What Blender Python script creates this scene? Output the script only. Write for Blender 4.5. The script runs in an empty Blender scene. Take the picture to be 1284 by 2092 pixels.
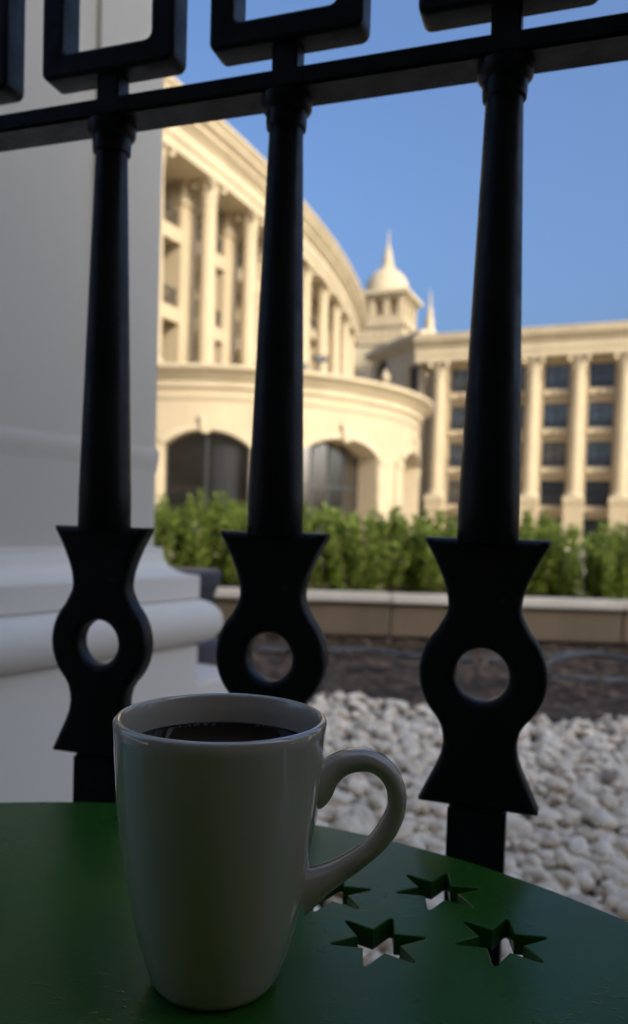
import bpy, bmesh, math, random
import numpy as np
from mathutils import Vector, Matrix
random.seed(7)
rng = np.random.default_rng(7)
scene = bpy.context.scene
col = scene.collection
R = math.radians
cos, sin, pi = math.cos, math.sin, math.pi

# ------------------------------------------------------------------ camera, world, sun, exposure
ZC = 0.9056                                  # lens height above the terrace floor
PITCH, ROLL, FPX = 61/1600, 0.030, 1600.0
F = Vector((0, cos(PITCH), -sin(PITCH))); R0 = Vector((1, 0, 0)); U0 = Vector((0, sin(PITCH), cos(PITCH)))
RV = R0*cos(ROLL)+U0*sin(ROLL); UV = U0*cos(ROLL)-R0*sin(ROLL)
cd = bpy.data.cameras.new('camera'); cam = bpy.data.objects.new('camera', cd); col.objects.link(cam)
cam.matrix_world = Matrix(((RV.x, UV.x, -F.x, 0), (RV.y, UV.y, -F.y, 0), (RV.z, UV.z, -F.z, ZC), (0, 0, 0, 1)))
cd.sensor_fit = 'HORIZONTAL'; cd.sensor_width = 36; cd.lens = 36*FPX/1284
cd.shift_y = 95/1284
cd.clip_start = 0.01; cd.clip_end = 3000
cd.dof.use_dof = True; cd.dof.focus_distance = 0.31; cd.dof.aperture_fstop = 15.5
scene.camera = cam

SUN_EL, SUN_AZ = R(27), R(-50)               # direction to the sun: azimuth from +X, to the right and behind the lens
SDIR = Vector((cos(SUN_EL)*cos(SUN_AZ), cos(SUN_EL)*sin(SUN_AZ), sin(SUN_EL)))
w = bpy.data.worlds.new('World'); scene.world = w; w.use_nodes = True
nt = w.node_tree; bg = nt.nodes['Background']
sky = nt.nodes.new('ShaderNodeTexSky'); sky.sky_type = 'NISHITA'; sky.sun_disc = False
sky.sun_elevation = SUN_EL; sky.sun_rotation = pi/2 - SUN_AZ
sky.altitude = 0; sky.air_density = 1.0; sky.dust_density = 10.0; sky.ozone_density = 7.0
nt.links.new(sky.outputs[0], bg.inputs[0]); bg.inputs[1].default_value = 0.15
sl = bpy.data.lights.new('sun', 'SUN'); sl.energy = 2.0; sl.angle = R(0.5); sl.color = (1, 0.85, 0.58)
so = bpy.data.objects.new('sun', sl); col.objects.link(so); so.rotation_euler = SDIR.to_track_quat('Z', 'Y').to_euler()
so.location = (20, -20, 30)
vs = scene.view_settings
vs.view_transform = 'Standard'; vs.look = 'None'; vs.gamma = 1; vs.use_curve_mapping = False; vs.exposure = 1.05
scene.cycles.max_bounces = 8

# ------------------------------------------------------------------ materials
def mat(name, base, rough=0.8, noise=0.12, scale=8, bump=0.0, bscale=60, spec=0.5, metal=0, coat=0, stains=0, obj=True, hue2=None, trans=0):
    m = bpy.data.materials.new(name); m.use_nodes = True
    t = m.node_tree; n = t.nodes; L = t.links; b = n['Principled BSDF']
    b.inputs['Roughness'].default_value = rough; b.inputs['Metallic'].default_value = metal
    b.inputs['Specular IOR Level'].default_value = spec; b.inputs['Coat Weight'].default_value = coat
    tc = n.new('ShaderNodeTexCoord'); src = tc.outputs['Object'] if obj else tc.outputs['Generated']
    nz = n.new('ShaderNodeTexNoise'); nz.inputs['Scale'].default_value = scale; nz.inputs['Detail'].default_value = 6; nz.inputs['Roughness'].default_value = .6
    L.new(src, nz.inputs['Vector'])
    cr = n.new('ShaderNodeValToRGB')
    lo = [max(0, c*(1-noise*1.6)) for c in base]; hi = [min(1, c*(1+noise)) for c in base]
    if hue2: lo = list(hue2)
    cr.color_ramp.elements[0].position = .3; cr.color_ramp.elements[1].position = .72
    cr.color_ramp.elements[0].color = (*lo, 1); cr.color_ramp.elements[1].color = (*hi, 1)
    L.new(nz.outputs['Fac'], cr.inputs[0]); out = cr.outputs[0]
    if stains:
        mp = n.new('ShaderNodeMapping'); mp.inputs['Scale'].default_value = (1, 1, .12); L.new(src, mp.inputs[0])
        n2 = n.new('ShaderNodeTexNoise'); n2.inputs['Scale'].default_value = scale*1.7; n2.inputs['Detail'].default_value = 5; L.new(mp.outputs[0], n2.inputs['Vector'])
        r2 = n.new('ShaderNodeMapRange'); r2.inputs[1].default_value = .5; r2.inputs[2].default_value = .75; r2.inputs[3].default_value = 0; r2.inputs[4].default_value = stains; L.new(n2.outputs['Fac'], r2.inputs[0])
        mx = n.new('ShaderNodeMix'); mx.data_type = 'RGBA'; L.new(r2.outputs[0], mx.inputs[0]); L.new(out, mx.inputs[6]); mx.inputs[7].default_value = (base[0]*.55, base[1]*.5, base[2]*.43, 1)
        out = mx.outputs[2]
    L.new(out, b.inputs['Base Color'])
    if bump:
        n3 = n.new('ShaderNodeTexNoise'); n3.inputs['Scale'].default_value = bscale; n3.inputs['Detail'].default_value = 4; L.new(src, n3.inputs['Vector'])
        bp = n.new('ShaderNodeBump'); bp.inputs['Strength'].default_value = 1; bp.inputs['Distance'].default_value = bump; L.new(n3.outputs['Fac'], bp.inputs['Height']); L.new(bp.outputs[0], b.inputs['Normal'])
    if trans: b.inputs['Transmission Weight'].default_value = trans
    return m

M = {}
M['cream'] = mat('cream_render', (.43, .345, .22), .85, .10, .35, .004, 20, stains=.25)
M['cream2'] = mat('cream_stone', (.46, .38, .25), .85, .10, .5, .004, 20, stains=.22)
M['loggia'] = mat('loggia_wall', (.47, .385, .26), .85, .08, .5)  # recess walls coloured lighter to stand in for fill light
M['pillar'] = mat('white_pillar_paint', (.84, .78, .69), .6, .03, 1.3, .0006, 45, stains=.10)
M['shaft'] = mat('shaded_pillar_paint', (.62, .575, .485), .7, .035, 1.3, .0006, 45, stains=.2)  # white pillar paint darkened: stands in for less sky light on the shaft
M['marble'] = mat('white_marble', (.82, .76, .68), .45, .06, 3, .0004, 40, stains=.12)
M['glass'] = mat('dark_window_glass', (.045, .056, .066), .06, .4, .5, spec=.8)  # bluish base lifted to stand in for weak sky reflection
M['glass2'] = mat('sky_tinted_glass', (.10, .135, .17), .08, .4, .4, spec=.9)  # blue in the base colour stands in for reflected sky
M['glass3'] = mat('curtained_window_glass', (.16, .15, .125), .15, .25, 1.5, spec=.8)
M['archglass'] = mat('lobby_glass', (.010, .009, .008), .05, .5, .6, spec=.5)
M['archglass'].node_tree.nodes['Principled BSDF'].inputs['IOR'].default_value = 3.0
M['darkmetal'] = mat('dark_bronze_metal', (.03, .03, .032), .45, .2, 5, spec=.5)
M['iron'] = mat('black_iron_paint', (.009, .009, .010), .42, .3, 30, .00035, 130, spec=.35)
M['bollard'] = mat('dark_grey_metal', (.045, .048, .06), .5, .15, 9)
M['coffee'] = mat('coffee', (.010, .004, .002), .08, .2, 40, spec=.12)
M['foam'] = mat('coffee_foam', (.10, .06, .035), .3, .3, 300)
M['soil'] = mat('soil', (.060, .035, .019), .95, .55, 14, .014, 40, hue2=(.012, .007, .004))
M['litter'] = mat('dry_leaf', (.15, .095, .05), .8, .5, 5, hue2=(.035, .022, .012))
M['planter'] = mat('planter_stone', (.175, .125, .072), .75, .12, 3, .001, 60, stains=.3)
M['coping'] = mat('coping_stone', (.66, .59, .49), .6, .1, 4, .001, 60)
M['brick'] = mat('shaded_brown_footing', (.04, .026, .017), .9, .3, 8)  # brown darkened to paint in the shaded gap under the planter
M['hose'] = mat('grey_blue_hose', (.075, .09, .10), .5, .15, 5)
M['plaza'] = mat('plaza_stone', (.50, .43, .33), .85, .12, .6)
M['tile'] = mat('terrace_tile', (.20, .17, .14), .6, .15, 2)
M['dimwall'] = mat('veranda_wall', (.25, .19, .10), .8, .12, 1)
M['wood'] = mat('stem_bark', (.09, .065, .04), .9, .25, 20)
M['white'] = mat('white_finial', (.72, .68, .6), .7, .05, 3)

def leaf_mat():
    m = bpy.data.materials.new('hedge_leaf'); m.use_nodes = True
    t = m.node_tree; n = t.nodes; L = t.links; b = n['Principled BSDF']
    g = n.new('ShaderNodeNewGeometry'); cr = n.new('ShaderNodeValToRGB')
    e = cr.color_ramp.elements
    e[0].color = (.10, .065, .025, 1); e[1].color = (.44, .50, .12, 1)
    k = e.new(.55); k.color = (.17, .26, .030, 1); k = e.new(.04); k.color = (.065, .10, .014, 1)
    L.new(g.outputs['Random Per Island'], cr.inputs[0]); L.new(cr.outputs[0], b.inputs['Base Color'])
    b.inputs['Roughness'].default_value = .42
    tr = n.new('ShaderNodeBsdfTranslucent'); L.new(cr.outputs[0], tr.inputs[0])
    mx = n.new('ShaderNodeMixShader'); mx.inputs[0].default_value = .40
    o = n['Material Output']; L.new(b.outputs[0], mx.inputs[1]); L.new(tr.outputs[0], mx.inputs[2]); L.new(mx.outputs[0], o.inputs[0])
    return m
M['leaf'] = leaf_mat()

def pebble_mat():
    m = bpy.data.materials.new('white_pebble'); m.use_nodes = True
    t = m.node_tree; n = t.nodes; L = t.links; b = n['Principled BSDF']
    g = n.new('ShaderNodeNewGeometry'); oi = n.new('ShaderNodeObjectInfo')
    ad = n.new('ShaderNodeMath'); ad.operation = 'ADD'; L.new(g.outputs['Random Per Island'], ad.inputs[0]); L.new(oi.outputs['Random'], ad.inputs[1])
    fr = n.new('ShaderNodeMath'); fr.operation = 'FRACT'; L.new(ad.outputs[0], fr.inputs[0])
    cr = n.new('ShaderNodeValToRGB'); e = cr.color_ramp.elements
    e[0].color = (.24, .18, .12, 1); e[1].color = (.93, .82, .64, 1)
    k = e.new(.35); k.color = (.80, .68, .51, 1); k = e.new(.7); k.color = (.88, .76, .58, 1); k = e.new(.05); k.color = (.62, .51, .37, 1); k = e.new(.03); k.color = (.34, .26, .18, 1)
    L.new(fr.outputs[0], cr.inputs[0])
    nz = n.new('ShaderNodeTexNoise'); nz.inputs['Scale'].default_value = 45; nz.inputs['Detail'].default_value = 5
    tc = n.new('ShaderNodeTexCoord'); L.new(tc.outputs['Object'], nz.inputs['Vector'])
    mx = n.new('ShaderNodeMix'); mx.data_type = 'RGBA'; mx.blend_type = 'MULTIPLY'; mx.inputs[0].default_value = .25
    r2 = n.new('ShaderNodeValToRGB'); r2.color_ramp.elements[0].position = .35; r2.color_ramp.elements[0].color = (.6, .52, .45, 1); r2.color_ramp.elements[1].position = .6
    L.new(nz.outputs['Fac'], r2.inputs[0]); L.new(cr.outputs[0], mx.inputs[6]); L.new(r2.outputs[0], mx.inputs[7]); L.new(mx.outputs[2], b.inputs['Base Color'])
    b.inputs['Roughness'].default_value = .55
    return m
M['pebble'] = pebble_mat()

def ceramic_mat():
    m = mat('white_ceramic', (.64, .545, .40), .035, .012, 12, .00001, 40, spec=.95, coat=.8)
    m.node_tree.nodes['Principled BSDF'].inputs['Coat Roughness'].default_value = .02
    return m
M['ceramic'] = ceramic_mat()

def iron_mat():
    m = mat('black_iron_paint', (.009, .009, .009), .42, .3, 30, .0005, 90, spec=.35)
    t = m.node_tree; n = t.nodes; L = t.links; b = n['Principled BSDF']
    tc = n.new('ShaderNodeTexCoord'); nz = n.new('ShaderNodeTexNoise'); nz.inputs['Scale'].default_value = 55; nz.inputs['Detail'].default_value = 7; nz.inputs['Roughness'].default_value = .7
    L.new(tc.outputs['Object'], nz.inputs['Vector'])
    mr = n.new('ShaderNodeMapRange'); mr.inputs[1].default_value = .62; mr.inputs[2].default_value = .74; L.new(nz.outputs['Fac'], mr.inputs[0])
    mx = n.new('ShaderNodeMix'); mx.data_type = 'RGBA'; mx.inputs[7].default_value = (.055, .045, .036, 1); L.new(mr.outputs[0], mx.inputs[0])
    L.new(b.inputs['Base Color'].links[0].from_socket, mx.inputs[6]); L.new(mx.outputs[2], b.inputs['Base Color'])
    m2 = n.new('ShaderNodeMapRange'); m2.inputs[1].default_value = .3; m2.inputs[2].default_value = .7; m2.inputs[3].default_value = .30; m2.inputs[4].default_value = .60; L.new(nz.outputs['Fac'], m2.inputs[0]); L.new(m2.outputs[0], b.inputs['Roughness'])
    return m
M['iron'] = iron_mat()

def table_mat():
    m = bpy.data.materials.new('green_table_paint'); m.use_nodes = True
    t = m.node_tree; n = t.nodes; L = t.links; b = n['Principled BSDF']
    tc = n.new('ShaderNodeTexCoord'); src = tc.outputs['Object']
    nz = n.new('ShaderNodeTexNoise'); nz.inputs['Scale'].default_value = 14; nz.inputs['Detail'].default_value = 6; L.new(src, nz.inputs['Vector'])
    cr = n.new('ShaderNodeValToRGB'); e = cr.color_ramp.elements; e[0].position = .3; e[1].position = .7
    e[0].color = (.027, .112, .011, 1); e[1].color = (.036, .138, .015, 1); L.new(nz.outputs['Fac'], cr.inputs[0]); L.new(cr.outputs[0], b.inputs['Base Color'])
    # roughness wear
    n4 = n.new('ShaderNodeTexNoise'); n4.inputs['Scale'].default_value = 30; n4.inputs['Detail'].default_value = 8; L.new(src, n4.inputs['Vector'])
    mr = n.new('ShaderNodeMapRange'); mr.inputs[1].default_value = .3; mr.inputs[2].default_value = .7; mr.inputs[3].default_value = .25; mr.inputs[4].default_value = .36; b.inputs['Specular IOR Level'].default_value = .28; L.new(n4.outputs['Fac'], mr.inputs[0]); L.new(mr.outputs[0], b.inputs['Roughness'])
    # orange-peel paint plus patches of small dents
    n1 = n.new('ShaderNodeTexNoise'); n1.inputs['Scale'].default_value = 420; n1.inputs['Detail'].default_value = 3; L.new(src, n1.inputs['Vector'])
    mp = n.new('ShaderNodeMapping'); mp.inputs['Scale'].default_value = (1, 2.6, 1); mp.inputs['Rotation'].default_value = (0, 0, .25); L.new(src, mp.inputs[0])
    n2 = n.new('ShaderNodeTexNoise'); n2.inputs['Scale'].default_value = 150; n2.inputs['Detail'].default_value = 2; L.new(mp.outputs[0], n2.inputs['Vector'])
    r2 = n.new('ShaderNodeMapRange'); r2.inputs[1].default_value = .60; r2.inputs[2].default_value = .72; L.new(n2.outputs['Fac'], r2.inputs[0])
    n3 = n.new('ShaderNodeTexNoise'); n3.inputs['Scale'].default_value = 11; n3.inputs['Detail'].default_value = 2; L.new(src, n3.inputs['Vector'])
    r3 = n.new('ShaderNodeMapRange'); r3.inputs[1].default_value = .52; r3.inputs[2].default_value = .68; L.new(n3.outputs['Fac'], r3.inputs[0])
    mu = n.new('ShaderNodeMath'); mu.operation = 'MULTIPLY'; L.new(r2.outputs[0], mu.inputs[0]); L.new(r3.outputs[0], mu.inputs[1])
    s1 = n.new('ShaderNodeMath'); s1.operation = 'MULTIPLY'; s1.inputs[1].default_value = .12; L.new(n1.outputs['Fac'], s1.inputs[0])
    ad = n.new('ShaderNodeMath'); ad.operation = 'ADD'; L.new(s1.outputs[0], ad.inputs[0]); L.new(mu.outputs[0], ad.inputs[1])
    bp = n.new('ShaderNodeBump'); bp.inputs['Strength'].default_value = .8; bp.inputs['Distance'].default_value = .0005; L.new(ad.outputs[0], bp.inputs['Height']); L.new(bp.outputs[0], b.inputs['Normal'])
    return m
M['table'] = table_mat()

# ------------------------------------------------------------------ builders
class MB:
    def __init__(s): s.v = []; s.f = []
    def add(s, vs, fs):
        o = len(s.v); s.v += [tuple(p) for p in vs]; s.f += [tuple(i+o for i in f) for f in fs]
    def box(s, x0, x1, y0, y1, z0, z1):
        s.add([(x0,y0,z0),(x1,y0,z0),(x1,y1,z0),(x0,y1,z0),(x0,y0,z1),(x1,y0,z1),(x1,y1,z1),(x0,y1,z1)],
              [(3,2,1,0),(4,5,6,7),(0,1,5,4),(1,2,6,5),(2,3,7,6),(3,0,4,7)])
        return s
    def lathe(s, prof, n=24, c=(0,0,0), flute=0, a0=0.0):
        vs = []; fs = []; m = len(prof)
        for k in range(n):
            a = a0 + 2*pi*k/n; q = 1-flute if (flute and k % 2) else 1
            for r, z in prof: vs.append((c[0]+r*q*cos(a), c[1]+r*q*sin(a), c[2]+z))
        for k in range(n):
            k2 = (k+1) % n
            for j in range(m-1): fs.append((k*m+j, k2*m+j, k2*m+j+1, k*m+j+1))
        if prof[0][0] > 1e-6: fs.append(tuple(k*m for k in reversed(range(n))))
        if prof[-1][0] > 1e-6: fs.append(tuple(k*m+m-1 for k in range(n)))
        s.add(vs, fs); return s
    def sweep(s, rings, closed=True, caps=True):
        vs = [p for r in rings for p in r]; m = len(rings[0]); fs = []
        for i in range(len(rings)-1):
            for j in range(m if closed else m-1):
                j2 = (j+1) % m; fs.append((i*m+j, i*m+j2, (i+1)*m+j2, (i+1)*m+j))
        if caps and closed: fs += [tuple(reversed(range(m))), tuple(range((len(rings)-1)*m, len(rings)*m))]
        s.add(vs, fs); return s
    def tube(s, path, r, n=8):
        path = [Vector(p) for p in path]; rings = []
        for i, p in enumerate(path):
            d = (path[min(i+1, len(path)-1)] - path[max(i-1, 0)]).normalized()
            a = d.cross(Vector((0, 0, 1)));  a = Vector((1, 0, 0)) if a.length < 1e-4 else a.normalized(); b = a.cross(d)
            rr = r[i] if isinstance(r, (list, tuple)) else r
            rings.append([p + a*rr*cos(2*pi*k/n) + b*rr*sin(2*pi*k/n) for k in range(n)])
        return s.sweep(rings)
    def mesh(s, name, m, smooth=None, bevel=0):
        me = bpy.data.meshes.new(name); me.from_pydata(s.v, [], s.f); me.materials.append(m)
        bm = bmesh.new(); bm.from_mesh(me); bmesh.ops.remove_doubles(bm, verts=bm.verts, dist=1e-6); bmesh.ops.recalc_face_normals(bm, faces=bm.faces)
        if bevel: bmesh.ops.bevel(bm, geom=[e for e in bm.edges if len(e.link_faces) == 2 and e.calc_face_angle(0) > .5], offset=bevel, segments=2, affect='EDGES', clamp_overlap=True)
        bm.to_mesh(me); bm.free(); me.update()
        if smooth is not None: smoothen(me, smooth)
        return me
    def build(s, name, m, parent=None, smooth=None, bevel=0, **k):
        return link(name, s.mesh(name, m, smooth, bevel), parent, **k)
def smoothen(me, ang=35):
    me.polygons.foreach_set('use_smooth', [True]*len(me.polygons)); me.set_sharp_from_angle(angle=R(ang))
def link(name, me, parent=None, loc=None, rz=None):
    o = bpy.data.objects.new(name, me); col.objects.link(o)
    if parent: o.parent = parent
    if loc is not None: o.location = loc
    if rz is not None: o.rotation_euler = (0, 0, rz)
    return o
def tag(o, label=None, cat=None, group=None, kind=None):
    if label: o['label'] = label
    if cat: o['category'] = cat
    if group: o['group'] = group
    if kind: o['kind'] = kind
    return o
def thing(name, label, cat, loc=(0,0,0), rz=0, group=None):
    o = bpy.data.objects.new(name, None); col.objects.link(o); o.location = loc; o.rotation_euler = (0, 0, rz); o.empty_display_size = .1
    return tag(o, label, cat, group)
def children(o): return [c for c in bpy.data.objects if c.parent == o]
def copy_tree(o, parent=None):
    c = o.copy(); col.objects.link(c)
    if parent: c.parent = parent
    for ch in list(o.children): copy_tree(ch, c)
    return c
def plate(name, loops, depth, bevel, m, upright=True, res=3):
    """flat casting: 2-D outlines (first outer, then holes) given thickness and rounded edges"""
    cu = bpy.data.curves.new(name, 'CURVE'); cu.dimensions = '2D'; cu.fill_mode = 'BOTH'
    cu.extrude = depth/2-bevel; cu.bevel_depth = bevel; cu.bevel_resolution = res; cu.offset = -bevel
    for lp in loops:
        sp = cu.splines.new('POLY'); sp.points.add(len(lp)-1); sp.use_cyclic_u = True
        for i, p in enumerate(lp): sp.points[i].co = (p[0], p[1], 0, 1)
    o = bpy.data.objects.new(name, cu); col.objects.link(o)
    bpy.context.view_layer.update()
    me = bpy.data.meshes.new_from_object(o.evaluated_get(bpy.context.evaluated_depsgraph_get()))
    bpy.data.objects.remove(o); bpy.data.curves.remove(cu)
    me.name = name; me.materials.clear(); me.materials.append(m)
    if upright: me.transform(Matrix.Rotation(pi/2, 4, 'X'))
    smoothen(me, 50)
    return me
def rrect(x0, x1, z0, z1, r, n=5):
    out = []
    for cx, cz, a0 in ((x1-r, z1-r, 0), (x0+r, z1-r, pi/2), (x0+r, z0+r, pi), (x1-r, z0+r, 1.5*pi)):
        for k in range(n+1): a = a0+pi/2*k/n; out.append((cx+r*cos(a), cz+r*sin(a)))
    return out
def smooth_path(pts, n=8):
    pts = [Vector(p) for p in pts]; out = []
    for i in range(len(pts)-1):
        p0, p1, p2, p3 = pts[max(i-1, 0)], pts[i], pts[i+1], pts[min(i+2, len(pts)-1)]
        for k in range(n):
            t = k/n
            out.append(.5*((2*p1)+(p2-p0)*t+(2*p0-5*p1+4*p2-p3)*t*t+(3*p1-p0-3*p2+p3)*t**3))
    return out+[pts[-1]]

# ------------------------------------------------------------------ the ground and the terrace
FA = R(-18.1); FE = Vector((cos(FA), sin(FA), 0)); FN = Vector((-sin(FA), cos(FA), 0)); FB = Vector((.106, .48, 0))
PEB = ZC-.715
g = MB(); g.add([(-900,-900,0),(900,-900,0),(900,900,0),(-900,900,0)], [(0,1,2,3)])
tag(g.build('ground', M['plaza']), kind='structure')
ter = MB(); ter.box(-9, 26, -2.6, 0, .004, .008)
tag(ter.build('terrace_floor', M['tile']), kind='structure')
# raised bed of soil between railing and planter
sb = MB(); nx, ny = 70, 60; vs_ = []; fs_ = []
for j in range(ny+1):
    for i in range(nx+1):
        x = -3+8.5*i/nx; y0 = FB.y-(x-FB.x)*math.tan(-FA)+.04; y = y0+(5.2-y0)*j/ny
        vs_.append((x, y, PEB-.022+.02*math.sin(x*3.1+y*2)*math.sin(y*4.3-x)+random.uniform(-.006, .006)))
for j in range(ny):
    for i in range(nx): a = j*(nx+1)+i; fs_.append((a, a+1, a+nx+2, a+nx+1))
sb.add(vs_, fs_)
tag(sb.build('soil_bed', M['soil'], smooth=80), kind='structure')
kb = MB(); kb.box(-3, 6, -.07, .05, .01, PEB+.01)
tag(kb.build('stone_kerb', M['coping'], bevel=.006, loc=FB, rz=FA), kind='structure')

# ------------------------------------------------------------------ the cafe wing behind the lens (shades the terrace)
cw = thing('cafe_wing', 'cream cafe wing with deep shaded veranda behind the terrace', 'building')
bw = MB()
YB, HB = -2.6, 3.7
for k in range(-3, 9):
    x0 = k*3.0; bw.box(x0, x0+1.2, YB-.4, YB, .01, 2.7)
    bw.box(x0+1.2, x0+3.0, YB-.4, YB, 2.4, 2.7)
bw.box(-9, 27, YB-6, YB, 2.703, HB); bw.box(-22, 3.6, YB-6.2, YB-.15, HB+.003, 9.5)  # unseen upper block at left added to darken the left arch's reflection
bw.build('wall', M['dimwall'], cw)
for k in range(-3, 9):
    x0 = k*3.0+1.2
    fm = MB(); fm.box(x0, x0+.07, YB-.25, YB-.18, .01, 2.4); fm.box(x0+1.73, x0+1.8, YB-.25, YB-.18, .01, 2.4); fm.box(x0+.07, x0+1.73, YB-.25, YB-.18, 2.33, 2.4); fm.box(x0+.87, x0+.93, YB-.25, YB-.18, .01, 2.33)
    d = fm.build('door', M['darkmetal'], cw)
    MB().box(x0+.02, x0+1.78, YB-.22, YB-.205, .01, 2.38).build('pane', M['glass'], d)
# unseen tall block added far behind on the right: it keeps the low sun off the terrace, the pebbles and the planter
hb = thing('rear_sun_blocker', 'unseen tall cream block added behind the terrace to block sun', 'building', (13.2, -20, 0))
MB().box(0, 12, -14, 0, .01, 16.2).build('wall', M['cream'], hb)
MB().box(-.4, 12.4, -14.4, .4, 16.203, 17.0).build('cornice', M['cream2'], hb)
for kz in range(5):
    for kx in range(3):
        m_ = MB().box(1+kx*3.7, 2.8+kx*3.7, .004, .06, 1.5+kz*3.2, 3.6+kz*3.2).build('window', M['darkmetal'], hb)
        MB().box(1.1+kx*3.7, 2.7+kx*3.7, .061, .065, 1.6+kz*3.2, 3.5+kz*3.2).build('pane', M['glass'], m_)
cl = MB(); cl.add([(-9,YB+.003,2.9),(26,YB+.003,2.9),(26,-.5,2.9),(.2,-.42,2.9),(-.75,-.36,2.9),(-9,-.36,2.9),(-9,YB+.003,3.2),(26,YB+.003,3.2),(26,-.5,3.2),(.2,-.42,3.2),(-.75,-.36,3.2),(-9,-.36,3.2)],
       [(5,4,3,2,1,0),(6,7,8,9,10,11),(0,1,7,6),(1,2,8,7),(2,3,9,8),(3,4,10,9),(4,5,11,10),(5,0,6,11)])
cl.build('veranda_ceiling', M['dimwall'], cw)

# ------------------------------------------------------------------ white pillar beyond the railing
PC = Vector((-.352, 1.70, 0)); PA = math.atan2(.85, .53)          # right-hand corner and the direction of the visible face
pl = thing('white_pillar', 'large white square pillar with moulded base beyond the railing', 'pillar', PC, PA)
W = 1.10
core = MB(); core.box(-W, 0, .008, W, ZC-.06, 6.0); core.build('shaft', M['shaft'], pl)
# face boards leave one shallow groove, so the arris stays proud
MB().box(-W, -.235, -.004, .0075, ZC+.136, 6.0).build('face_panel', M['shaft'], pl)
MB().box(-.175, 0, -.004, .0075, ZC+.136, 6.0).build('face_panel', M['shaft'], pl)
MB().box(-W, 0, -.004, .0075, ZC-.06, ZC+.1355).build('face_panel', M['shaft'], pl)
def pillar_ring(prof, name, mt, w=W, par=pl):
    rings = []
    for (p, z) in prof: rings.append([(-w-p, -p, ZC+z), (p, -p, ZC+z), (p, w+p, ZC+z), (-w-p, w+p, ZC+z)])
    return MB().sweep(rings).build(name, mt, par, smooth=40)
cav = [(.004, -.050), (.016, -.052), (.016, -.060), (.017, -.066)]
for k in range(9):
    a = k/8*pi/2; cav.append((.018+.052*(1-cos(a)), -.068-.042*sin(a)))
cav += [(.074, -.112), (.074, -.160)]
pillar_ring(list(reversed(cav)), 'cavetto_moulding', M['pillar'])
tor = [(.074, -.1605)]
for k in range(15): a = pi/2-pi*k/14; tor.append((.068+.044*cos(a), -.2115+.0485*sin(a)))
tor.append((.07, -.2625))
pillar_ring(list(reversed(tor)), 'torus_moulding', M['pillar'])
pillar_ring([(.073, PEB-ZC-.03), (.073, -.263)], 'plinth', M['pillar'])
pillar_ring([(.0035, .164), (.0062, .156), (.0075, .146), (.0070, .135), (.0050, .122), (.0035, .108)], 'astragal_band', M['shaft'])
MB().box(-1.4, .34, -.02, 1.5, PEB-.03, ZC-.366).build('step', M['marble'], pl, bevel=.006)
# dark bollard standing on the step behind the pillar
bo = thing('bollard', 'dark grey waisted metal bollard standing behind the white pillar', 'bollard', (-.375, 2.17, ZC-.366))
MB().lathe([(.12, .0), (.12, .045), (.10, .055), (.085, .07)], 32).build('base', M['bollard'], bo, smooth=40)
MB().lathe([(.085, .0702), (.082, .10), (.095, .15), (.108, .19), (.112, .20)], 32).build('body', M['bollard'], bo, smooth=40)
MB().lathe([(.116, .2003), (.118, .235), (.112, .243), (.0, .246)], 32).build('cap', M['bollard'], bo, smooth=40)

# ------------------------------------------------------------------ planter wall and hedge
pw = thing('planter_wall', 'long low stone planter wall with pale coping beneath the hedge', 'planter', (0, 5.0, 0))
ZT = ZC-.405
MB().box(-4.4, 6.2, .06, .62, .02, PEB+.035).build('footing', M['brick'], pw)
for k in range(-3, 4):
    x0 = .505+k*1.5
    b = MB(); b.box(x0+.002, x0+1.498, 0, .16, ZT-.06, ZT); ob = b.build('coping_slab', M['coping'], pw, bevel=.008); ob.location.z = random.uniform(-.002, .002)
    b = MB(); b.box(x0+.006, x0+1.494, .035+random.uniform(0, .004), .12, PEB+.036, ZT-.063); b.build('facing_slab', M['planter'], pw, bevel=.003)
for k in range(-3, 4):
    x0 = .505+k*1.5; MB().box(x0-.007, x0+.005, .06, .1, PEB+.036, ZT-.064).build('joint', M['coping'], pw)
MB().box(-4.3, 6.1, .125, .85, PEB, ZT-.02).build('soil', M['soil'], pw)

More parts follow.
